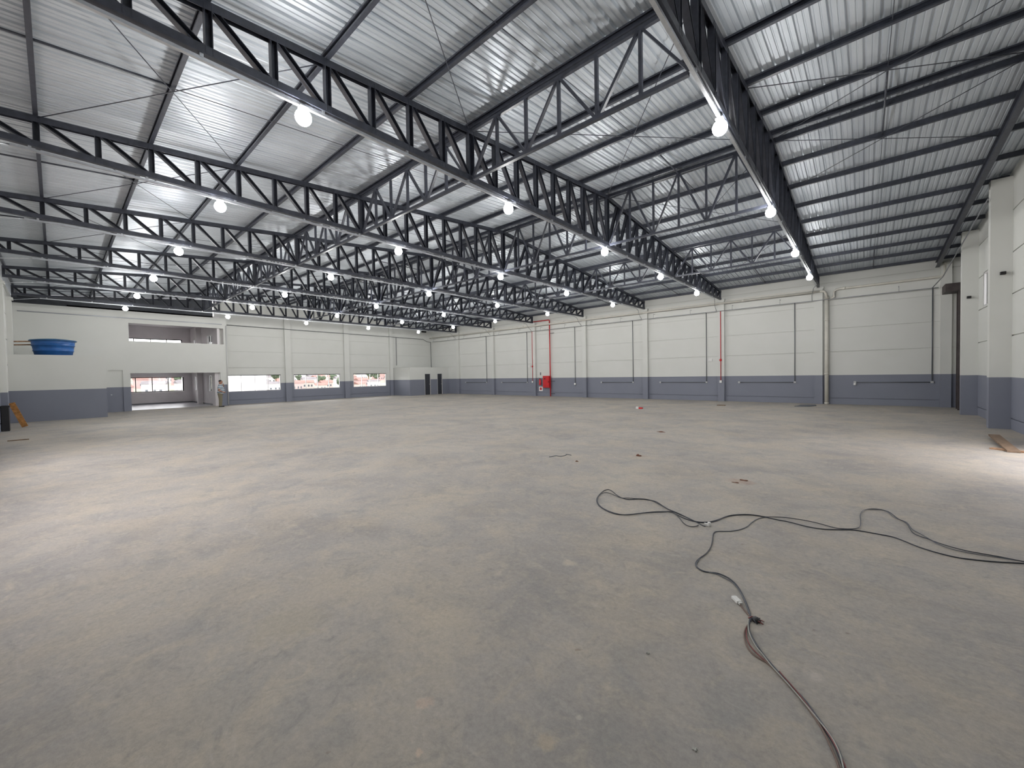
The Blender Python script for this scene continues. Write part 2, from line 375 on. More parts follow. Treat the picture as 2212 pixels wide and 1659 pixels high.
# ------------------------------------------------------------------ trusses (along y)
ZB = 5.88                      # underside of the bottom chord
ns = [RY-.75*k for k in range(17, 0, -1)] + [RY] + [RY+.75*k for k in range(1, 19)]
U = [(-.045,0),(.045,0),(.045,.11),(.038,.11),(.038,.008),(-.038,.008),(-.038,.11),(-.045,.11)]
UD = [(a,-b) for a, b in U][::-1]
def web(p, q, wd, parent, name, ax=(1,0,0), dp=.056):
    # a small channel section member, flat side facing along ax
    h = wd/2; e = dp/2; c = [(-h,-e),(h,-e),(h,e),(h-.008,e),(h-.008,-e+.008),(-h+.008,-e+.008),(-h+.008,e),(-h,e)]
    return MB().prism(c, p, q, ax).build(name, M['steel'], parent)
def truss():
    r = empty('roof_truss', (0,0,0))
    y0, y1 = -1.25, 25.55
    MB().prism(U, (0,y0,ZB), (0,y1,ZB)).build('bottom_chord', M['steel'], r)
    t = MB(); t.prism(UD, (0,y0,zt(y0)), (0,RY,RZ)); t.prism(UD, (0,RY,RZ), (0,y1,zt(y1)))
    t.build('top_chord', M['steel'], r)
    web((0,y0+.04,ZB+.01), (0,y0+.04,zt(y0)-.01), .08, r, 'end_post'); web((0,y1-.04,ZB+.01), (0,y1-.04,zt(y1)-.01), .08, r, 'end_post')
    for y in ns:
        big = min(abs(y-5.9), abs(y-RY), abs(y-17.9)) < .05
        web((0,y,ZB+.02), (0,y,zt(y)-.02), .15 if big else .085, r, 'vertical_web', dp=.1)
    al = [y0+.04]+ns+[y1-.04]
    for a, b in zip(al[:-1], al[1:]):
        if b <= RY+.01: p, q = (0,a+.04,zt(a)-.06), (0,b-.05,ZB+.06)
        else: p, q = (0,b-.04,zt(b)-.06), (0,a+.05,ZB+.06)
        web(p, q, .075, r, 'diagonal_web', dp=.09)
    return r
t0 = truss()
tl = ['black steel lattice truss nearest the camera, seen almost edge on at right',
 'black steel lattice truss crossing from upper left, second from the right',
 'black steel lattice truss, third from the right, ending at the third pilaster', 'black steel lattice truss, fourth from the right, ending at the middle pilaster',
 'black steel lattice truss, fifth from the right, ending above the red hose cabinet', 'black steel lattice truss, sixth from the right, last but one before the windows',
 'black steel lattice truss, seventh and farthest, closest to the windowed wall']
trusses = []
for i, x in enumerate(TX):
    o = t0 if i == 0 else dup(t0)
    o.location.x = x; tag(o, tl[i], 'truss', 'roof trusses'); trusses.append(o)

# longitudinal bracing trusses between the main trusses
def brace_truss(y, xa, xb, lab):       # xa > xb
    r = empty('bracing_truss', (xa, y, 0)); L = xb-xa; top = zt(y)-.02
    a = [(-.035,-.03),(.035,-.03),(.035,.03),(-.035,.03)]
    MB().prism(a, (-.05,0,ZB+.03), (L+.05,0,ZB+.03)).build('bottom_chord', M['steel'], r)
    MB().prism([(-.03,-.06),(.03,-.06),(.03,0),(-.03,0)], (-.05,0,top), (L+.05,0,top)).build('top_chord', M['steel'], r)
    n = 6
    for k in range(1, n): web((L*k/n,0,ZB+.05), (L*k/n,0,top-.05), .05, r, 'vertical_web', (0,1,0))
    for k in range(n):
        zz = (ZB+.05, top-.05) if k % 2 == 0 else (top-.05, ZB+.05)
        web((L*k/n-.03,0,zz[0]), (L*(k+1)/n+.03,0,zz[1]), .05 if k % 3 else .035, r, 'diagonal_web', (0,1,0))
    return tag(r, lab, 'bracing truss', 'bracing trusses spanning between the main trusses')
bn = ['near slope', 'ridge line', 'far slope']
for j, y in enumerate((5.9, RY, 17.9)):
    for i in range(6):
        brace_truss(y + (0 if j != 1 else 0), TX[i]-.05, TX[i+1]+.05, 'black bracing truss on the %s between %s and %s main truss from right' % (bn[j], ORD[i], ORD[i+1]))

# end rafter and dark corner items at the right
t = MB(); t.prism([(-.06,-.24),(.06,-.24),(.06,-.225),(.01,-.225),(.01,-.015),(.06,-.015),(.06,0),(-.06,0),(-.06,-.015),(-.01,-.015),(-.01,-.225),(-.06,-.225)], (2.42,-1.3,zt(-1.3)-.01), (2.42,RY,RZ-.01))
t.prism([(-.06,-.24),(.06,-.24),(.06,-.225),(.01,-.225),(.01,-.015),(.06,-.015),(.06,0),(-.06,0),(-.06,-.015),(-.01,-.015),(-.01,-.225),(-.06,-.225)], (2.42,RY,RZ-.01), (2.42,YA-.05,zt(YA)-.01))
tag(t.build('end_rafter', M['steel']), 'black steel end rafter running down along the right wall under the purlins', 'rafter')
r = empty('roller_shutter', (2.9, 24.9, 0))
MB().box((-.02,-.75,0), (.1,-.6,4.84)).box((.02,.0,0), (.1,.12,4.84)).build('guide_rail', M['rust'], r)
MB().box((.06,-.6,0), (.09,.0,4.84)).build('curtain', M['rust'], r)
MB().box((-.4,-.85,4.84), (.15,.1,5.16)).build('housing', M['rust'], r)
tag(r, 'dark brown shutter post and housing box in the right hand corner', 'roller shutter')

# sag rods and wind bracing
def rodthing(name, p, q, rad, lab, cat, grp, k=6):
    return tag(MB().rod(p, q, rad, k).build(name, M['steel']), lab, cat, grp)
bays = [(2.38, TX[0])] + [(TX[i], TX[i+1]) for i in range(6)] + [(TX[6], -33.05)]
bayn = ['rightmost bay'] + ['bay between %s and %s truss' % (ORD[i], ORD[i+1]) for i in range(6)] + ['bay against the left gable wall']
for (a, b), nm in zip(bays, bayn):
    xm = (a+b)/2
    rodthing('sag_bar', (xm,-1.2,zt(-1.2)+.06), (xm,1.4,zt(1.4)+.06), .018, 'dark sag bar at near eave, ' + nm, 'sag bar', 'sag bars between purlins')
    rodthing('sag_bar', (xm,10.4,zt(10.4)+.06), (xm,13.4,zt(13.4)+.06), .018, 'dark sag bar crossing the ridge, ' + nm, 'sag bar', 'sag bars between purlins')
    rodthing('sag_bar', (xm,22.4,zt(22.4)+.06), (xm,25.4,zt(25.4)+.06), .018, 'dark sag bar at far eave, ' + nm, 'sag bar', 'sag bars between purlins')
    for (u_, v_), sn in (((1.4, 10.4), 'near'), ((13.4, 22.4), 'far')):
        rodthing('sag_rod', (xm,u_,zt(u_)+.03), (xm,v_,zt(v_)+.03), .006, 'thin sag rod down the %s slope in the %s' % (sn, nm), 'sag rod', 'thin sag rods')
    bi = bays.index((a, b))
    sets = {0: [((8.9, RY), 'just near side of the ridge'), ((RY, 14.9), 'just far side of the ridge')], 1: [((-.1, 5.9), 'low on the near slope'), ((5.9, RY), 'high on the near slope'), ((RY, 17.9), 'high on the far slope'), ((17.9, 23.9), 'low on the far slope')]}
    sets[5] = sets[1]
    for (u_, v_), sn in sets.get(bi, [((-.1, 2.9), 'at the near eave'), ((20.9, 23.9), 'at the far eave')]):
        r = empty('wind_brace', (xm, (u_+v_)/2, 0))
        for (y1_, y2_) in ((u_, v_), (v_, u_)):
            MB().rod((a-xm, y1_-(u_+v_)/2, zt(y1_)-.03), (b-xm, y2_-(u_+v_)/2, zt(y2_)-.03), .008, 6).build('brace_rod', M['steel'], r)
        tag(r, 'crossed wind brace rods %s, %s' % (sn, nm), 'wind brace', 'crossed wind braces under the roof')

# ------------------------------------------------------------------ cable trays and lamps
def tray():
    r = empty('cable_tray')
    t = MB(); z = ZB-.08
    t.prism([(-.025,0),(.025,0),(.025,.04),(.021,.04),(.021,.004),(-.021,.004),(-.021,.04),(-.025,.04)], (0,-.4,z), (0,24.3,z))
    t.build('channel', M['galv'], r)
    for k in range(17): MB().box((-.03,-.2+k*1.5,z+.03), (.03,-.16+k*1.5,ZB+.01)).build('hanger', M['galv'], r)
    MB().tube([(0,24.3,z+.02), (-.15,24.9,z-.02), (-.25,25.35,5.5), (-.27,YA-.03,5.28)], .013, 6).build('conduit_end', M['conduit'], r)
    MB().tube([(0,-.4,z+.02), (0,-1.1,z-.12), (0,-1.3,z-.16)], .013, 6).build('conduit_end', M['galv'], r)
    return r
tr0 = tray()
for i, x in enumerate(TX):
    o = tr0 if i == 0 else dup(tr0)
    o.location.x = x - .0
    tag(o, 'galvanised cable tray under the %s truss from the right' % ORD[i], 'cable tray', 'cable trays under the trusses')
def lamp():
    r = empty('bulb_lamp')
    MB().box((-.055,-.055,.085), (.055,.055,.112)).build('junction_box', M['cap'], r)
    MB().lathe([(.04,.086),(.045,.08),(.055,.065),(.058,.04),(.05,.03)], k=16).build('socket', M['white'], r)
    pr = [(.045,.055)]
    for a in range(-62, 91, 15):
        t_ = math.radians(a); pr.append((max(.112*math.cos(t_), .003), -.035 - .115*math.sin(t_)))
    MB().lathe(pr, k=20).build('bulb', M['bulb'], r)
    return r
l0 = lamp()
rn = ['nearest the camera side wall', 'second of five', 'middle of five', 'fourth of five', 'nearest the back wall']
first = True
for i, x in enumerate(TX):
    for j, y in enumerate(LY):
        o = l0 if first else dup(l0); first = False
        o.location = (x, y, 5.69)
        tag(o, 'glaring bulb under the %s truss from right, %s' % (ORD[i], rn[j]), 'lamp', 'lit bulbs under the trusses')

# ------------------------------------------------------------------ pipes on the back wall
Y0 = YA-.03
def pipe(name, pts, rad, m_, lab, cat, grp=None, k=10):
    return tag(MB().tube(pts, rad, k).build(name, m_), lab, cat, grp)
r = empty('conduit_run', (0,0,0))
MB().tube([(2.45,Y0-.21,5.24), (2.2,Y0-.21,5.24), (-33.2,Y0-.21,5.24)], .017, 8).build('conduit', M['conduit'], r)
for k in range(16):
    x = 1.2-2.28*k
    MB().rod((x,Y0-.21,5.24), (x,Y0-.21,5.5), .008, 6).box((x-.012,Y0-.22,5.49), (x+.012,Y0+.028,5.505)).build('bracket', M['conduit'], r)
tag(r, 'long thin grey conduit running level along the upper back wall', 'conduit')
r = empty('rain_pipe', (0,0,0))
pts = [(-1.62,Y0-.29,5.68), (-33.5,Y0-.29,5.62)]
MB().tube(pts, .055, 14).build('pipe', M['pvc'], r)
for k in range(8): MB().rod((-5-4*k,Y0-.29,5.672), (-5.14-4*k,Y0-.29,5.672), .063, 14).build('pipe_socket', M['pvc'], r)
MB().tube([(-1.66,Y0-.29,5.68), (-1.5,Y0-.29,5.66), (-1.43,Y0-.27,5.56), (-1.41,Y0-.2,5.3)], .058, 14).build('elbow', M['pvc'], r)
tag(r, 'long cream rain pipe running level along the top of the back wall', 'pipe')
r = empty('rain_pipe', (0,0,0))
MB().tube([(-1.24,Y0-.1,5.28), (-1.12,Y0-.1,5.36), (-1.1,Y0-.1,5.6), (-1.02,Y0-.1,5.7), (-.9,Y0-.1,5.72), (2.5,Y0-.1,5.72), (2.6,Y0-.1,5.76), (2.64,Y0-.1,5.9), (2.64,Y0-.1,6.3)], .055, 14).build('pipe', M['pvc'], r)
MB().rod((2.64,Y0-.1,6.2), (2.64,Y0-.1,6.32), .07, 14).build('pipe_socket', M['pvc'], r)
MB().rod((-.8,Y0-.1,5.72), (-.66,Y0-.1,5.72), .064, 14).build('pipe_socket', M['pvc'], r)
tag(r, 'short cream rain pipe with two elbows in the right hand bay of the back wall', 'pipe')
r = empty('downpipe', (-1.4, Y0-.12, 0))
MB().rod((0,0,0), (0,0,5.45), .085, 18).build('pipe', M['pvc'], r)
for z in (1.5, 2.7, 4.2, .02, 5.3): MB().rod((0,0,z), (0,0,z+.07), .095, 18).build('pipe_socket', M['pvc'], r)
tag(r, 'thick cream downpipe from roof to floor beside the rightmost pilaster', 'pipe')
tag(MB().box((-1.95,Y0-.012,5.82), (XB+.3,Y0+.04,5.86)).build('wall_ledge', M['pvc']), 'thin pale ledge strip above the long rain pipe', 'ledge')

drops = [(2.29, -.32, 'in the rightmost bay'), (-2.73, -5.34, 'in the bay left of the thick downpipe'), (-7.08, -9.86, 'in the second bay left of the downpipe'), (-11.71, -14.09, 'in the third bay left of the downpipe'),
         (-20.91, -23.78, 'one bay left of the red cabinet'), (-25.65, -28.47, 'two bays left of the red cabinet')]
for x, x2, nm in drops:
    r = empty('conduit_drop', (x, Y0, 0))
    MB().rod((0,0,5.24), (0,0,1.12), .02, 8).build('vertical_conduit', M['conduit_d'], r)
    MB().rod((0,-.18,5.24), (0,0,5.24), .015, 8).build('elbow', M['conduit_d'], r)
    MB().rod((0,0,1.1), (x2-x,0,1.1), .02, 8).build('horizontal_conduit', M['conduit_d'], r)
    MB().box((-.05,-.035,1.06), (.05,.03,1.15)).build('junction_box', M['cap'], r)
    MB().box((x2-x-.05,-.035,1.05), (x2-x+.05,.03,1.15)).build('outlet_box', M['cap'], r)
    if x > 0: MB().lathe([(.03,0),(.05,-.02),(.05,-.09),(.03,-.11)], (x2-x,-.04,1.06), 14).build('socket_outlet', M['white'], r)
    tag(r, 'dark conduit drop turning left at the dado ' + nm, 'conduit', 'conduit drops on the back wall')
r = empty('conduit_drop', (-16.28, Y0, 0))
MB().rod((0,0,5.24), (0,0,1.05), .02, 8).build('vertical_conduit', M['conduit_d'], r)
MB().rod((0,-.18,5.24), (0,0,5.24), .015, 8).build('elbow', M['conduit_d'], r)
MB().lathe([(.05,1.05),(.075,1.03),(.08,.95),(.06,.9)], (0,-.05,0), 16).build('socket_outlet', M['white'], r)
tag(r, 'straight dark conduit drop ending in a white outlet, right of the red cabinet', 'conduit', 'conduit drops on the back wall')

# red fire fittings
r = empty('fire_main_pipe', (-18.50, Y0-.12, 0))
MB().rod((0,0,0), (0,0,5.95), .042, 12).build('riser', M['red'], r)
MB().tube([(0,0,5.9), (-.03,0,5.98), (-.1,0,6.0), (-1.54,0,6.0), (-1.54,-.05,6.0)], .04, 12).build('branch', M['red'], r)
for z in (.22, 1.2, 4.95): MB().rod((.03,0,z), (.42,0,z), .014, 8).build('branch_stub', M['black'], r)
tag(r, 'red fire main pipe rising from the floor to the roof beside the red cabinet', 'pipe')
r = empty('hose_cabinet', (-18.90, Y0, 0))
MB().box((-.30,-.17,.68), (.34,.028,1.62)).build('body', M['red'], r)
d_ = MB(); d_.box((-.28,-.19,.70), (.32,-.165,1.60)); d_.box((-.24,-.2,.78), (.28,-.188,1.52)).build('door', M['red'], r)
MB().box((.24,-.215,1.1), (.29,-.19,1.2)).build('handle', M['black'], r)
MB().box((-.18,-.206,1.36), (-.02,-.2,1.42)).rod((-.1,-.203,1.34), (-.04,-.203,1.46), .02, 8).build('hose_emblem', M['black'], r)
tag(r, 'red wall mounted fire hose cabinet on the dado of the back wall', 'cabinet')
r = empty('fire_extinguisher', (-19.53, Y0-.1, 0))
MB().lathe([(.055,.88),(.082,.9),(.085,.93),(.085,1.27),(.07,1.33),(.03,1.37),(.022,1.4)], k=20).build('cylinder', M['redbright'], r)
MB().box((-.03,-.02,1.4), (.03,.02,1.43)).prism([(-.012,-.008),(.012,-.008),(.012,.008),(-.012,.008)], (-.02,0,1.43), (-.13,0,1.47)).build('valve_handle', M['black'], r)
MB().tube([(-.02,0,1.41), (-.1,0,1.38), (-.11,0,1.2), (-.1,0,1.02)], .012, 8).build('hose', M['black'], r)
tag(r, 'small red fire extinguisher hung left of the red cabinet', 'fire extinguisher')
o = MB().box((-19.72,Y0+.0,.40), (-19.36,Y0+.035,.76)).build('extinguisher_sign', M['white'])
MB().box((-19.63,Y0-.006,.49), (-19.45,Y0+.004,.67)).rod((-19.54,Y0-.008,.62), (-19.54,Y0-.006,.71), .03, 8).build('red_symbol', M['red'], o)
tag(o, 'small white square sign with red symbol below the extinguisher', 'sign')
tag(MB().box((-19.6,Y0+.0,1.68), (-19.52,Y0+.035,1.9)).build('hanging_bracket', M['conduit_d']), 'small dark bracket on the wall above the extinguisher', 'bracket')
for x, nm in ((-20.2, 'left of the red cabinet'), (-6.25, 'on the second pilaster from the right')):
    r = empty('alarm_pipe', (x, YA-.23, 0))
    MB().rod((0,0,5.24), (0,0,1.2), .02, 8).build('conduit', M['red'], r)
    MB().lathe([(.02,2.33),(.06,2.35),(.06,2.45),(.02,2.47)], (0,-.02,0), 14).build('siren', M['red'], r)
    MB().box((-.06,-.05,1.08), (.06,.02,1.22)).build('call_point', M['white'], r)
    tag(r, 'thin red alarm conduit with siren ' + nm, 'conduit', 'red alarm conduits')
for x, nm in ((-6.86, 'left of the second pilaster from the right'), (-20.7, 'left of the alarm conduit near the red cabinet')):
    o = MB().box((x-.11,Y0-.03,2.34), (x+.11,Y0+.03,2.5)).box((x-.09,Y0-.05,2.36), (x-.01,Y0-.03,2.44)).box((x+.01,Y0-.05,2.36), (x+.09,Y0-.03,2.44)).build('emergency_light', M['white'])
    tag(o, 'small white emergency light box ' + nm, 'emergency light', 'emergency light boxes')

# conduit of the gable wall
r = empty('conduit_run', (0,0,0))
MB().tube([(XB+.23,7.95,5.62), (XB+.23,24.6,5.5), (XB+.2,25.1,5.28), (XB+.25,YA-.24,5.24)], .02, 8).build('conduit', M['conduit_d'], r)
tag(r, 'thin conduit running level along the windowed gable wall', 'conduit')
tag(MB().rod((XB+.03,21.62,5.5), (XB+.03,21.62,2.85), .025, 8).build('conduit_drop', M['conduit_d']), 'dark conduit drop ending above the low corner room on the gable wall', 'conduit')
tag(MB().rod((XB+.22,YA-.2,5.24), (XB+.22,YA-.2,2.6), .025, 8).build('conduit_drop', M['conduit_d']), 'dark conduit drop in the far corner above the low room', 'conduit')
tag(MB().box((XB+.02,24.6,6.2), (XB+.16,25.1,6.36)).build('extractor_fan', M['black']), 'small dark box high on the gable wall near the far corner', 'box')

# little items on the right
for x, y, z, lab in ((2.92,17.55,4.37,'small dark bracket on the nearer right hand pillar'), (2.86,21.9,4.28,'small dark bracket on the farther right hand pillar')):
    tag(MB().box((x-.05,y-.06,z-.04), (x+.05,y+.06,z+.04)).rod((x,y-.06,z), (x,y-.12,z-.03), .025, 8).build('wall_bracket', M['black']), lab, 'bracket', 'dark brackets on the right pillars')
tag(MB().tube([(2.25,YA-.24,5.24), (2.45,24.3,5.5), (2.6,21.8,6.05), (2.63,17.5,6.5)], .018, 8).build('conduit', M['conduit']), 'thin conduit sloping up in front of the right hand pillars', 'conduit')
tag(MB().box((XC-.04,19.0,1.0), (XC,19.3,1.08)).build('socket_outlet', M['black']), 'small dark outlet on the dado between the right hand pillars', 'outlet')

# ------------------------------------------------------------------ windows of the gable wall
def window(name, axis, pos, a, b, z0, z1, n, fm, lab, wd=.035, dep=.07):
    r = empty(name, (0,0,0))
    def bx(p, q, m_, nm):
        (a0, za), (a1, zb) = p, q
        if axis == 'x': o = MB().box((pos-dep/2, a0, za), (pos+dep/2, a1, zb))
        else: o = MB().box((a0, pos-dep/2, za), (a1, pos+dep/2, zb))
        return o.build(nm, m_, r)
    f = MB()
    for (p, q) in (((a,z0),(b,z0+wd)), ((a,z1-wd),(b,z1)), ((a,z0+wd),(a+wd,z1-wd)), ((b-wd,z0+wd),(b,z1-wd))):
        if axis == 'x': f.box((pos-dep/2,p[0],p[1]), (pos+dep/2,q[0],q[1]))
        else: f.box((p[0],pos-dep/2,p[1]), (q[0],pos+dep/2,q[1]))
    f.build('window_frame', fm, r)
    for k in range(1, n):
        c = a+(b-a)*k/n; bx((c-wd*.4,z0+wd), (c+wd*.4,z1-wd), fm, 'mullion')
    for k in range(n):
        c0 = a+(b-a)*k/n+wd*.5; c1 = a+(b-a)*(k+1)/n-wd*.5
        if axis == 'x': g = MB().box((pos-.004,c0,z0+wd*.8), (pos+.004,c1,z1-wd*.8))
        else: g = MB().box((c0,pos-.004,z0+wd*.8), (c1,pos+.004,z1-wd*.8))
        g.build('pane', M['glass'], r)
    return struct(r, lab, 'window')
for i, (a, b) in enumerate(WIN):
    o = window('window_%d' % (i+1), 'x', XB-.06, a+.005, b-.005, WZ0+.005, WZ1-.005, 4, M['frame'], ['long strip window beside the standing man, glaring white', 'long strip window, middle of three, with hillside houses', 'strip window nearest the low corner room'][i])
    MB().box((XB-.03,a,WZ1-.05), (XB+.0,b,WZ1+.0)).build('top_track', M['frame_b'], o)
window('window_4', 'x', XC+.05, 18.11, 21.24, 3.85, 4.99, 3, M['frame'], 'narrow looking bright high window between the right hand pillars')
window('window_5', 'y', YD-.05, -24.49, -20.51, 1.47, 4.49, 4, M['frame'], 'bright sliver of window at the extreme left edge')

# ------------------------------------------------------------------ office block at the left
XO = -33.1; OZ = 6.0
w = MB()
def ow(y0, y1, z0, z1): w.box((XO-.14, y0, z0), (XO, y1, z1))
ow(YD, 2.0, 0, OZ); ow(2.0, 2.62, 2.46, OZ); ow(2.62, 2.95, 0, OZ)
ow(2.95, 7.42, 2.28, 4.22); ow(2.95, 7.68, 5.30, OZ); ow(7.42, 7.87, 0, 4.22); ow(7.68, 7.87, 4.22, OZ)
ow(2.95-.0, 2.95, 4.22, 5.3)
struct(w.build('wall_office', M['wall']), 'tall white office front at left with dark dado, wide opening below and slot above', 'wall')
struct(MB().box((XB-.2, 7.72, 0), (XO-.14, 7.87, OZ)).build('wall_office_side', M['wall']), 'narrow return of the office front beside the first window', 'wall')
o = MB().box((XO-.11, 2.0, 0), (XO-.07, 2.62, 2.38)).box((XO-.13, 2.0, 2.38), (XO-.05, 2.62, 2.46)).build('door_1', M['wall'])
MB().box((XO-.07,2.08,1.0), (XO-.05,2.14,1.04)).build('door_handle', M['galv'], o)
struct(o, 'recessed office door painted like the wall, pale above and dark below', 'door')
# sloping dark sheet closing the gable above the office
g = MB(); n0 = 0
g.v += [(XO-.2,YD,OZ),(XO-.14,YD,OZ),(XO-.14,7.15,OZ),(XO-.2,7.15,OZ),(XO-.2,YD,zt(YD)+.12),(XO-.14,YD,zt(YD)+.12),(XO-.14,7.15,zt(7.15)+.12),(XO-.2,7.15,zt(7.15)+.12)]
for q in ((0,3,2,1),(4,5,6,7),(0,1,5,4),(1,2,6,5),(2,3,7,6),(3,0,4,7)): g.f.append(q); g.sm.append(False)
struct(g.build('wall_gable_sheet', M['darksheet']), 'dark sheet closing the gap between office wall and roof at upper left', 'wall')
# low block with the tank on top
LBX = -29.0
w = MB()
w.box((LBX-.14, YD, 0), (LBX, 1.68, 3.12)); w.box((XO, 1.54, 0), (LBX-.14, 1.68, 3.12)); w.box((XO, YD, 2.98), (LBX-.14, 1.54, 3.12))
struct(w.build('wall_low_block', M['wall']), 'low white walled store with dark dado under the blue tank', 'wall')
tag(MB().box((XO+.002,-1.24,5.55), (XO+.05,7.6,5.6)).build('conduit_ledge', M['conduit']), 'thin grey conduit ledge high on the office front', 'ledge')
tag(MB().tube([(XO+.03,7.83,5.5), (XO+.03,7.83,.05)], .03, 8).build('downpipe', M['frame']), 'slim pale pipe down the corner of the office front', 'pipe')
# office interior
w = MB()
XR = -41.5; YS = 7.35
def backwall(y0, y1):      # with window openings on two floors
    w.box((XR-.14,y0,0), (XR,y1,.92)); w.box((XR-.14,y0,2.08), (XR,y1,3.8)); w.box((XR-.14,y0,5.07), (XR,y1,6.0))
    for z0, z1 in ((.92,2.08),(3.8,5.07)): w.box((XR-.14,6.82,z0), (XR,y1,z1)); w.box((XR-.14,y0,z0), (XR,3.0,z1))
backwall(0.5, 7.5)
for z0, z1 in ((0,.94),(2.1,3.75),(5.0,6.0)): w.box((XR,YS,z0), (XO-.141,YS+.14,z1))
for z0, z1 in ((.94,2.1),(3.75,5.0)):
    for a, b in ((XR,-40.45),(-38.2,-36.05),(-34.7,XO-.141)): w.box((a,YS,z0), (b,YS+.14,z1))
w.box((-38.15,YS-.32,0), (-37.8,YS,2.45)); w.box((-38.15,YS-.32,2.75), (-37.8,YS,6.0))
w.box((-34.1,YS-.2,0), (-33.3,YS,2.45)); w.box((XR,.5,0), (XO-.14,.64,6.0))
w.box((XR,.64,2.45), (XO-.14,YS,2.75)); w.box((XR-.14,.5,6.0), (XO-.14,7.5,6.1))
struct(w.build('wall_office_interior', M['interior']), 'pale plaster rooms seen through the office openings', 'wall')
struct(MB().box((XR,.64,-.2), (XB-.2,YS,.0)).build('floor_office', M['tile']), 'pale bluish floor inside the ground floor office', 'floor')
struct(MB().box((XR+.0,.66,.0), (XR+.02,YS-.0,.08)).box((XR+.02,YS-.02,.0), (-38.15,YS,.08)).box((-37.8,YS-.02,0), (-34.1,YS,.08)).build('baseboard_office', M['conduit_d']), 'dark baseboard inside the office', 'baseboard')
window('window_6', 'x', XR-.05, 3.005, 6.815, .925, 2.075, 4, M['frame_b'], 'black framed four pane window inside the ground floor office', .06)
window('window_7', 'x', XR-.05, 3.005, 6.815, 3.805, 5.065, 4, M['frame_b'], 'black framed window inside the upper office', .06)
window('window_8', 'y', YS+.08, -40.445, -38.205, .945, 2.095, 2, M['frame'], 'ground floor office side window, farther of two')
window('window_9', 'y', YS+.08, -36.045, -34.705, .945, 2.095, 2, M['frame'], 'ground floor office side window just left of the man')
window('window_10', 'y', YS+.08, -40.445, -38.205, 3.755, 4.995, 2, M['frame'], 'upper office side window, farther of two')
window('window_11', 'y', YS+.08, -36.045, -34.705, 3.755, 4.995, 2, M['frame'], 'upper office side window, nearer of two')

# low corner room with two dark doors
w = MB(); CX = -31.0
for a, b, z0, z1 in ((21.2,22.85,0,2.6), (22.85,23.52,2.0,2.6), (23.52,24.33,0,2.6), (24.33,24.93,2.0,2.6), (24.93,YA,0,2.6)): w.box((CX-.12,a,z0), (CX,b,z1))
w.box((XB,21.2,0), (CX-.12,21.32,2.6)); w.box((XB,21.32,2.5), (CX-.12,YA,2.6))
struct(w.build('wall_corner_room', M['wall']), 'low white room with dark dado and two doors in the far corner', 'wall')
for i, (a, b) in enumerate(((22.85,23.52), (24.33,24.93))):
    o = MB().box((CX-.09,a+.03,.01), (CX-.05,b-.03,1.97)).build('door_%d' % (i+2), M['doordark'])
    MB().box((CX-.1,a,0), (CX+.01,a+.03,2.0)).box((CX-.1,b-.03,0), (CX+.01,b,2.0)).box((CX-.1,a,1.97), (CX+.01,b,2.0)).build('door_frame', M['frame'], o)
    MB().box((CX-.05,b-.12,.98), (CX-.02,b-.06,1.01)).build('door_handle', M['galv'], o)
    struct(o, ['dark door in the low corner room, left of two', 'dark door in the low corner room, right of two'][i], 'door')

# ------------------------------------------------------------------ water tank, boards
r = empty('water_tank', (-29.92, -.04, 3.124))
MB().lathe([(.62,0),(.655,.2),(.675,.2),(.685,.23),(.665,.24),(.695,.46),(.715,.46),(.725,.49),(.705,.5),(.725,.68),(.73,.7)], k=48).build('tank_body', M['blue'], r)
MB().lathe([(.78,.69),(.79,.7),(.79,.735),(.76,.75),(.5,.79),(.2,.82),(.02,.825)], k=48).build('tank_lid', M['bluelid'], r)
tag(r, 'round blue water tank with ribbed sides standing on the low block', 'water tank')
for z, y2, lab in ((3.82,-.75,'upper of two raw timber boards sticking out left of the blue tank'), (3.66,-.78,'lower of two raw timber boards sticking out left of the blue tank')):
    o = MB().prism([(-.05,-.03),(.05,-.03),(.05,.03),(-.05,.03)], (-30.6,-1.4,z-.02), (-30.62,y2+.05,z+.02)).build('timber_board', M['wood'])
    tag(o, lab, 'board', 'timber boards beside the tank')
# leaning items at the left edge
tag(MB().prism([(-.085,-.02),(.085,-.02),(.085,.02),(-.085,.02)], (-25.75,-.9,.03), (-25.4,-1.2,1.02), (1,0,0)).build('leaning_plank', M['wood_o']), 'orange brown wooden plank leaning beside the column at the left', 'plank')
o = MB().box((-24.65,-1.40,.0), (-24.25,-1.22,.93)).box((-24.67,-1.41,.9), (-24.23,-1.2,.96)).build('black_box', M['black'])  # plain black upright box with a slightly wider top slab
tag(o, 'tall narrow black box standing at the foot of the left column', 'bin')
tag(MB().prism([(-.16,-.02),(.16,-.02),(.16,.02),(-.16,.02)], (-16.2,-1.06,.02), (-17.4,-1.16,.42), (0,1,0)).build('leaning_board', M['wood_d']), 'dark purplish board propped at the extreme left edge', 'board')
a = ray_floor(16, 953.5); b = ray_floor(62, 951)
tag(MB().box((a.x-.06,a.y,0), (a.x+.04,b.y,.025)).build('wooden_batten', M['wood_b']), 'thin dark batten lying on the floor near the left edge', 'batten')
# board at the right
a = ray_floor(2147, 948); b = ray_floor(2190, 978)
d = (b-a).normalized(); nrm = Vector((-d.y, d.x, 0))
tag(MB().prism([(-.09,0),(.09,0),(.09,.035),(-.09,.035)], (a.x,a.y,.075), (b.x,b.y,.005)).build('loose_board', M['wood_b']), 'brown board lying on the floor by the right hand pillar', 'board')
tag(MB().prism([(-.07,0),(.07,0),(.07,.03),(-.07,.03)], (b.x-.25,b.y+.35,.0), (b.x+.3,b.y+.05,.0)).build('board_offcut', M['wood']), 'pale offcut of wood beside the brown board at right', 'board')

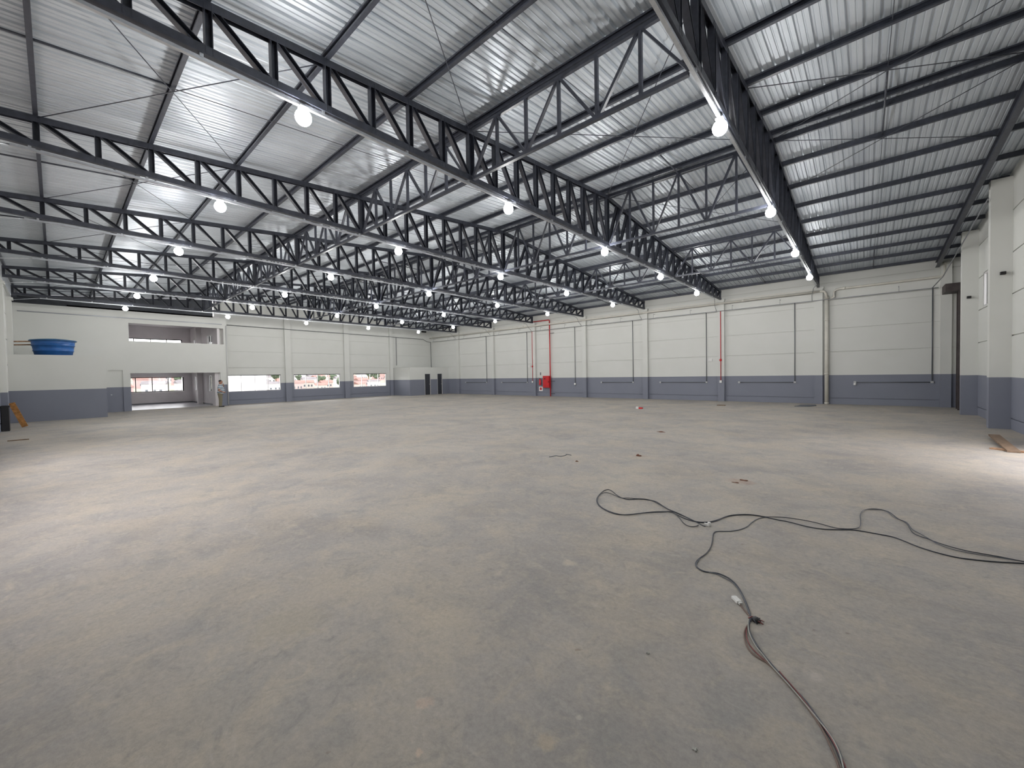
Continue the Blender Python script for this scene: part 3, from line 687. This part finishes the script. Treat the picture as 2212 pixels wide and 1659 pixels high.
# ------------------------------------------------------------------ floor litter
def blob(name, u, v, rx, ry, h, m_, lab, cat, grp=None):
    c = ray_floor(u, v); bm = bmesh.new(); bmesh.ops.create_icosphere(bm, subdivisions=3, radius=1)
    for vv in bm.verts:
        f = 1+.25*math.sin(5*vv.co.x+u)+.2*math.sin(7*vv.co.y+v)
        vv.co = Vector((c.x+vv.co.x*rx*f, c.y+vv.co.y*ry*f, max(0, vv.co.z*h*f)+.001))
    me = bpy.data.meshes.new(name); bm.to_mesh(me); bm.free(); me.materials.append(m_)
    o = bpy.data.objects.new(name, me); C.objects.link(o); return tag(o, lab, cat, grp)
blob('clay_lump', 1379, 985, .05, .04, .03, M['clay'], 'small reddish clay lump on the middle of the floor', 'clay lump', 'clay lumps')
blob('clay_lump', 1607, 1038, .055, .025, .012, M['clay'], 'flattened reddish clay smear just beyond the cable', 'clay lump', 'clay lumps')
blob('clay_lump', 1590, 1043, .05, .014, .008, M['clay'], 'thin reddish clay streak beside the flattened smear', 'clay lump', 'clay lumps')
blob('clay_lump', 1428, 933.5, .12, .05, .02, M['clay'], 'far reddish clay crumb on the floor, beyond the middle lump', 'clay lump', 'clay lumps')
blob('clay_lump', 1246, 997, .035, .02, .015, M['clay'], 'tiny dark red crumb near the short loose cord', 'clay lump', 'clay lumps')
blob('mortar_lump', 1399, 1412, .009, .009, .008, M['cable_w'], 'tiny pale mortar crumb in the right foreground', 'mortar crumb')
blob('mortar_lump', 1502, 1620, .012, .012, .006, M['cable_w'], 'tiny pale mortar crumb near the bottom edge', 'mortar crumb')
a = ray_floor(1382, 883)
o = MB().box((a.x-.12,a.y-.08,0), (a.x+.12,a.y+.1,.07)).build('rubble_piece', M['red']); MB().box((a.x-.16,a.y-.1,0), (a.x-.03,a.y+.0,.10)).build('white_chunk', M['white'], o)
tag(o, 'small red and white scrap on the far floor', 'scrap')
a = ray_floor(1558, 876)
tag(MB().box((a.x-.18,a.y-.12,0), (a.x+.18,a.y+.12,.03)).build('wood_scrap', M['wood_b']), 'flat brown wood scrap near the second pilaster from the right', 'scrap')
a = ray_floor(1722, 878); b = ray_floor(1757, 875.3)
tag(MB().poly([(a.x-.1,a.y-.1),(a.x+.45,a.y-.0),(b.x+.15,b.y-.5),(b.x+.1,b.y+.1),(b.x-.5,b.y-.2),(a.x,a.y+.3)], 0, .025).build('floor_grate', M['conduit_d']), 'dark flat grate on the floor left of the downpipe foot', 'grate')

# ------------------------------------------------------------------ cables on the floor
def smooth(p, it=2):
    for _ in range(it):
        q = [p[0]]
        for a_, b_ in zip(p[:-1], p[1:]): q += [a_*.75+b_*.25, a_*.25+b_*.75]
        q.append(p[-1]); p = q
    return p
def Z6(pts): return [(1270+x/4.608, 1030+y/4.608) for x, y in pts]
def Z7(pts): return [(1480+x/3.613, 1200+y/3.613) for x, y in pts]
def Z8(pts): return [(1750+x/4.788, 1060+y/4.788) for x, y in pts]
def floor_pts(px, r, off=0):
    return smooth([Vector((*(ray_floor(u, v, r+off).xy), r+off)) for u, v in px])
def cable(px, r, m_, lab, off=0, name='cable', parts=None):
    o = MB().tube(floor_pts(px, r, off), r, 8).build(name, m_)
    return tag(o, lab, 'cable', 'loose cables on the floor')
A6 = [(1110,465),(1040,430),(960,390),(850,347),(760,300),(690,250),(640,235),(560,222),(480,220),(400,228),(340,212),(290,185),(240,140),(200,122),(150,140),(95,195),(82,235),(100,280),(150,320),(230,360),(320,378),(420,375),(520,362),(640,348),(780,345),(830,347),(900,385),(960,415),(1040,440),(1110,455),(1200,455),(1280,440),(1340,410),(1420,385),(1520,378),(1620,378),(1700,385),(1780,405),(1900,430),(2000,447),(2100,475),(2200,500)]
A8 = [(120,397),(250,403),(430,402),(520,415),(700,448),(850,475),(950,510),(1100,575),(1270,630),(1500,690),(1700,715),(1900,735),(2212,750),(2600,790)]
o = cable(Z6([(1170,493),(1140,485)]+A6)+Z8(A8), .0055, M['cable'], 'black cable making the far loop and running out at the right edge')
c = ray_floor(1532, 1137)
MB().lathe([(.012,0),(.02,.005),(.02,.04),(.014,.05)], (c.x,c.y,0), 12).box((c.x-.055,c.y-.012,.004), (c.x-.015,c.y+.012,.028)).build('plug', M['white'], o)
B6 = [(985,485),(945,455),(910,405),(860,360),(830,345),(740,352),(560,358),(400,382),(300,372),(200,340),(120,295),(90,240),(100,190),(140,160),(200,157),(260,180),(330,213),(400,209),(480,218),(580,220),(650,240),(720,280),(800,322),(870,350),(950,385),(1020,425),(1090,450),(1200,452),(1300,425),(1400,382),(1540,372),(1660,378),(1770,400),(1850,398),(1950,403),(2050,415),(2190,438)]
B8 = [(100,340),(200,370),(280,390),(400,397),(470,392),(522,378),(524,310),(515,250),(540,207),(600,188),(680,186),(760,200),(820,220),(870,258),(910,292),(960,312),(1010,345),(1030,390),(1060,435),(1120,468),(1230,500),(1270,520),(1400,565),(1600,620),(1800,655),(2000,690),(2212,735),(2600,800)]
cable(Z6([(1100,480),(1080,492),(1030,498)]+B6)+Z8(B8), .0048, M['cable'], 'second black cable doubling the far loop and forming the small right hand hoop', .006)
cable(Z8([(600,192),(700,192),(790,207),(850,263),(905,293),(1000,322),(1035,372),(1060,405),(1140,445),(1220,490),(1290,537),(1420,592),(1560,627),(1700,652),(2212,732),(2600,795)]), .004, M['cable_g'], 'grey cable strand following the right hand hoop', .004)
cable(Z6([(1270,545),(1320,541),(1380,543),(1440,540),(1520,525),(1590,495),(1620,462),(1680,420),(1740,405),(1790,402)]), .0048, M['cable_g'], 'short grey cable curving from the junction up to the long cable')
E6 = [(1270,545),(1250,560),(1243,590),(1240,640),(1220,710),(1180,765),(1110,810),(1080,840),(1070,865),(1080,900),(1140,940),(1200,950),(1280,955),(1350,980),(1410,1012)]
E7 = [(390,215),(430,270),(470,350),(500,430),(514,480),(495,530),(500,590),(540,670),(600,760),(680,860),(760,950),(850,1040),(930,1130),(990,1220),(1060,1310),(1120,1400),(1170,1480),(1210,1580),(1240,1659),(1260,1760)]
cable(Z6(E6)+Z7(E7), .0055, M['cable'], 'black cable snaking from the junction down to the bottom edge')
cable(Z6([(1110,815),(1075,868),(1090,905),(1150,938),(1230,955),(1290,968)])+Z7([(300,172),(350,195),(385,222),(425,275),(465,355),(495,435),(510,500),(492,560),(510,620),(550,690),(610,770),(690,865),(770,955),(860,1048),(945,1135),(1005,1222),(1072,1312),(1132,1400),(1190,1490),(1228,1590),(1262,1690)]), .0042, M['cable_g'], 'grey strand running beside the black cable to the bottom edge', .002)
cable(Z7([(735,903),(770,945),(820,1000),(870,1058),(920,1120),(960,1175),(1000,1230),(1045,1290),(1090,1350),(1150,1440),(1210,1560),(1250,1640),(1275,1720)]), .003, M['cable_r'], 'thin red wire lying along the bundle in the foreground', .008)
cable(Z7([(490,540),(462,585),(460,640),(480,710),(530,770),(590,810),(640,835),(700,890),(800,1000),(900,1110),(980,1220),(1050,1320),(1100,1410),(1140,1500),(1180,1590),(1215,1700)]), .005, M['cable_t'], 'taupe cable bowing out left of the bundle', .001)
cable(Z7([(480,560),(475,610),(490,680),(540,745),(600,800),(650,840)]), .0035, M['cable_r'], 'short dull red wire inside the bow of the bundle', .003)
cable(Z7([(495,500),(490,560),(505,620),(530,670),(560,720),(600,765),(680,870),(780,975),(880,1090),(965,1190),(1045,1290),(1110,1370),(1165,1450),(1215,1560),(1245,1700)]), .0035, M['cable_w'], 'pale strand lying on top of the foreground bundle', .009)
o = cable(Z7([(425,372),(450,410),(475,440),(505,475)]), .006, M['cable_t'], 'short brown flex ending in a white connector')
a, b = [ray_floor(*q, .012) for q in Z7([(380,325),(425,368)])]
MB().prism([(-.02,-.011),(-.012,-.013),(.012,-.013),(.02,-.011),(.02,.008),(.012,.011),(-.012,.011),(-.02,.008)], (a.x,a.y,.014), (b.x,b.y,.014)).prism([(-.012,-.008),(.012,-.008),(.012,.008),(-.012,.008)], (b.x,b.y,.014), tuple(Vector((b.x,b.y,.014))+(b-a).normalized()*.02)).build('connector', M['white'], o)
a = ray_floor(*Z7([(555,515)])[0], 0)
r = empty('taped_joint', (a.x, a.y, 0))
MB().lathe([(.01,0),(.028,.004),(.03,.016),(.02,.026),(.004,.03)], (0,0,0), 12).build('tape_wrap', M['black'], r)
for k in range(7):
    t_ = k*.9; MB().tube([(0,0,.01), (.03*math.cos(t_),.03*math.sin(t_),.02), (.05*math.cos(t_+.5),.045*math.sin(t_+.5),.006)], .0035, 6).build('wire_end', M['cable'] if k % 3 else M['cable_r'], r)
tag(r, 'tangled black taped joint of wires on the foreground cable', 'cable joint')
cable([(1120+x/3.687, 920+y/3.687) for x, y in [(245,247),(270,243),(297,236),(335,244),(385,233),(372,224),(420,233)]], .007, M['cable_g'], 'short loose cord lying alone on the middle of the floor')

# ------------------------------------------------------------------ person
def skin(name, nodes, edges, m_, parent, sub=2, root=0):
    me = bpy.data.meshes.new(name); me.from_pydata([n_[0] for n_ in nodes], edges, []); me.materials.append(m_)
    o = bpy.data.objects.new(name, me); C.objects.link(o); o.parent = parent
    s_ = o.modifiers.new('skin', 'SKIN'); s_.use_smooth_shade = True
    if not me.skin_vertices: me.attributes
    for i, n_ in enumerate(nodes):
        sv = me.skin_vertices[0].data[i]; rr = n_[1]; sv.radius = (rr, rr) if not isinstance(rr, tuple) else rr
        sv.use_root = (i == root)
    sb = o.modifiers.new('sub', 'SUBSURF'); sb.levels = sub; sb.render_levels = sub
    return o
P = empty('person', (-31.8, 7.08, 0), math.radians(78))   # local +x is where he faces
nodes = []; edges = []
def add(p, r_, par=None):
    nodes.append((p, r_)); i = len(nodes)-1
    if par is not None: edges.append((par, i))
    return i
pel = add((0,0,.93), (.11,.11)); be = add((.03,0,1.08), (.115,.12), pel); ch = add((0,0,1.3), (.125,.11), be); nk = add((.01,0,1.47), (.085,.08), ch); nk2 = add((.035,0,1.535), (.075,.072), nk)
h1 = add((.055,0,1.615), (.095,.112), nk2); h2 = add((.05,0,1.695), (.095,.112), h1); add((.045,0,1.745), (.06,.065), h2)
for s_ in (-1, 1):
    hp = add((0,.09*s_,.88), .10, pel); kn = add((.02,.10*s_,.48), .065, hp); an = add((-.02,.10*s_,.09), .042, kn); ft = add((.07,.12*s_,.035), (.035,.03), an); add((.15,.125*s_,.025), (.03,.025), ft)
def hand(wr, d, nrm_, side):
    d = Vector(d).normalized(); s_ = Vector(side).normalized(); n_ = Vector(nrm_).normalized(); w0 = Vector(nodes[wr][0])
    pm = add(tuple(w0+d*.05), (.03,.018), wr)
    for k, (off, L) in enumerate(((-.03,.07),(-.01,.08),(.01,.075),(.03,.06))):
        b0 = w0+d*.085+s_*off; k0 = add(tuple(b0), .0095, pm); k1 = add(tuple(b0+d*L*.5+n_*.012), .0085, k0); add(tuple(b0+d*L*.8+n_*.04), .007, k1)
    t0_ = add(tuple(w0+d*.03+s_*-.035+n_*.01), .012, pm); add(tuple(w0+d*.06+s_*-.055+n_*.03), .009, t0_)
# left arm (away from the camera) raised, hand at the chin
sh = add((0,.17,1.40), .06, ch); el = add((.16,.2,1.20), .045, sh); wr = add((.20,.06,1.46), .03, el); hand(wr, (-.35,-.3,.85), (-.8,0,-.1), (0,1,0))
# right arm (towards the camera) resting across the belly
sh = add((-.01,-.17,1.38), .06, ch); el = add((-.07,-.29,1.08), .048, sh); wr = add((.17,-.26,.98), .034, el); hand(wr, (.8,.5,-.1), (0,.6,-.3), (0,0,1))
skin('body', nodes, edges, M['skin'], P)
hd = bmesh.new(); bmesh.ops.create_icosphere(hd, subdivisions=3, radius=1)
for vv in list(hd.verts):
    if vv.co.z < -.35 or (vv.co.x > .45 and vv.co.z < .45): hd.verts.remove(vv)
for vv in hd.verts: vv.co = Vector((.035+vv.co.x*.105, vv.co.y*.092, 1.69+vv.co.z*.09))
me = bpy.data.meshes.new('hair'); hd.to_mesh(me); hd.free(); me.materials.append(M['hair']); hr = bpy.data.objects.new('hair', me); C.objects.link(hr); hr.parent = P
hr.modifiers.new('thickness', 'SOLIDIFY').thickness = .012
fb = MB()
fb.lathe([(.003,-.024),(.016,-.02),(.017,-.008),(.011,.01),(.006,.03)], (.15,0,1.635), 12); fb.build('nose', M['skin'], P)
for s_ in (-1, 1):
    MB().lathe([(.002,-.008),(.008,-.004),(.009,.002),(.002,.008)], (.138,.036*s_,1.668), 10).build('eye', M['black'], P)
    MB().lathe([(.004,-.03),(.014,-.015),(.016,.01),(.004,.03)], (.05,.1*s_,1.645), 10).build('ear', M['skin'], P)
MB().box((.132,-.024,1.588), (.148,.024,1.597)).build('mouth', M['clay'], P)
nodes = []; edges = []
a00 = add((.0,0,.83), (.2,.195)); a0 = add((.01,0,.90), (.21,.20), a00); a1 = add((.07,0,1.04), (.225,.225), a0); a2 = add((.055,0,1.17), (.22,.215), a1); a3 = add((.01,0,1.33), (.19,.18), a2); a4 = add((.0,0,1.46), (.125,.12), a3); add((.02,0,1.51), (.095,.09), a4)
for s_ in (-1, 1):
    b1 = add((0,.17*s_,1.37), .095, a3); add((.08 if s_ > 0 else -.04, .205*s_ if s_ > 0 else -.235, 1.24 if s_ > 0 else 1.17), .085, b1)
skin('shirt', nodes, edges, M['stripe'], P)
nodes = []; edges = []
a0 = add((0,0,.88), (.185,.18)); t1 = add((.02,0,.98), (.185,.18), a0); add((.03,0,1.06), (.17,.17), t1)
for s_ in (-1, 1):
    b1 = add((0,.09*s_,.78), .13, a0); b2 = add((.02,.105*s_,.46), .105, b1); b3 = add((-.005,.11*s_,.1), .09, b2); add((-.005,.11*s_,.045), .085, b3)
skin('trousers', nodes, edges, M['khaki'], P)
for s_ in (-1, 1):
    sh_ = MB(); y = .115*s_
    sh_.prism([(-.045,0),(.045,0),(.05,.03),(.04,.09),(-.04,.09),(-.05,.03)], (-.09,y,0), (.05,y,0)); sh_.prism([(-.045,0),(.045,0),(.04,.05),(.02,.065),(-.02,.065),(-.04,.05)], (.05,y,0), (.2,y,0))
    sh_.build('shoe', M['shoe'], P)
tag(P, 'man in a striped polo and khaki trousers standing by the office corner, hand at chin', 'person')

# ------------------------------------------------------------------ outside: hillside town
bpy.context.view_layer.update()
def hillz(x, y):
    return -8 + max(-30, (-x-200))*.07 + .8*math.sin(y*.04)
h = MB(); nx, ny = 24, 30
for i in range(nx+1):
    for j in range(ny+1):
        x = -48-i*26; y = -80+j*22; h.v.append((x, y, hillz(x, y)))
for i in range(nx):
    for j in range(ny): a_ = i*(ny+1)+j; h.f.append((a_, a_+1, a_+ny+2, a_+ny+1)); h.sm.append(True)
M['hill'] = mat('dry_hillside', (.22,.22,.17), .95, 0, .35, .05)
tag(h.build('hillside', M['hill']), 'hillside ground beyond the windows', 'hill', kind='structure')
M['tileroof'] = mat('clay_roof_tiles', (.17,.085,.07), .85, 0, .25, .4)
M['greyroof'] = mat('grey_roof_tiles', (.11,.10,.105), .85, 0, .2, .4)
M['hw1'] = mat('cream_house_render', (.36,.30,.27), .8); M['hw2'] = mat('pink_house_render', (.34,.23,.22), .8); M['hw3'] = mat('white_house_render', (.44,.42,.42), .8)
M['pane'] = mat('dark_window_pane', (.06,.07,.08), .2)
M['leaf'] = mat('tree_leaves', (.05,.07,.04), .85, 0, .4, .6)
def house(i):
    r = empty('house', (0,0,-200)); L, Wd, H = 9+i, 8, 4.5+i*.8
    MB().box((-Wd/2,-L/2,-3), (Wd/2,L/2,H)).build('house_wall', M['hw%d' % (i+1)], r)
    f = MB(); n = 0
    f.v += [(-Wd/2-.5,-L/2-.5,H),(Wd/2+.5,-L/2-.5,H),(Wd/2+.5,L/2+.5,H),(-Wd/2-.5,L/2+.5,H),(0,-L/2-.5,H+1.9),(0,L/2+.5,H+1.9)]
    for q in ((0,3,2,1),(0,4,5,3),(1,2,5,4),(0,1,4),(3,5,2)): f.f.append(q); f.sm.append(False)
    f.build('roof', M['greyroof' if i == 2 else 'tileroof'], r)
    for y in (-L*.28, L*.05, L*.3): MB().box((Wd/2-.05,y-.6,1.2), (Wd/2+.06,y+.6,2.8)).build('window', M['pane'], r)
    return r
hs = [house(0), house(1), house(2)]; used = [False]*3
hl = ['cream hillside house with a clay tiled roof seen through the windows', 'pink hillside house with a clay tiled roof seen through the windows', 'white hillside house with a grey roof seen through the windows']
def tree(k):
    r = empty('tree', (0,0,-200)); MB().rod((0,0,-2), (0,0,3), .35, 8).build('trunk', M['wood_b'], r)
    bm = bmesh.new(); rng = random.Random(k)
    for q in range(9):
        c = Vector((rng.uniform(-1.4,1.4), rng.uniform(-1.6,1.6), 4+rng.uniform(-1.2,1.8)))
        g_ = bmesh.ops.create_icosphere(bm, subdivisions=2, radius=rng.uniform(1.0,1.6))
        for vv in g_['verts']: vv.co = vv.co*(1+.18*rng.uniform(-1,1)) + c
    me = bpy.data.meshes.new('foliage'); bm.to_mesh(me); bm.free(); me.materials.append(M['leaf'])
    o = bpy.data.objects.new('foliage', me); C.objects.link(o); o.parent = r; return r
tr = tree(3); firstt = True
random.seed(11)
for row in range(11):
    x = -244 - row*17
    y = -x*.06 + random.uniform(0, 8)
    while y < -x*.66:
        px = x + random.uniform(-2.5, 2.5)
        if random.random() < .2:
            o = tr if firstt else dup(tr); firstt = False
            sc = random.uniform(.9, 1.5); o.scale = (sc, sc, sc); o.rotation_euler = (0,0,random.uniform(0,6))
            tag(o, 'bushy green tree among the hillside houses outside', 'tree', 'trees among the hillside houses')
        else:
            k = random.randrange(3)
            o = hs[k] if not used[k] else dup(hs[k]); used[k] = True
            sc = random.uniform(.6, .8); o.scale = (sc, sc, sc); o.rotation_euler = (0,0,random.uniform(-.4,.4))
            tag(o, hl[k], 'house', ['cream','pink','white'][k] + ' houses on the hillside outside')
        o.location = (px, y, hillz(px, y))
        y += random.uniform(10.5, 15)
o = MB().box((-62, 10, -9), (-50.5, 15.6, 9)).build('neighbour_building', M['white'])
for k in range(3): MB().box((-50.5,11.4+k*1.6,-9), (-50.43,11.5+k*1.6,9)).build('wall_rib', M['frame'], o)
tag(o, 'plain white building close outside the first long window', 'building')
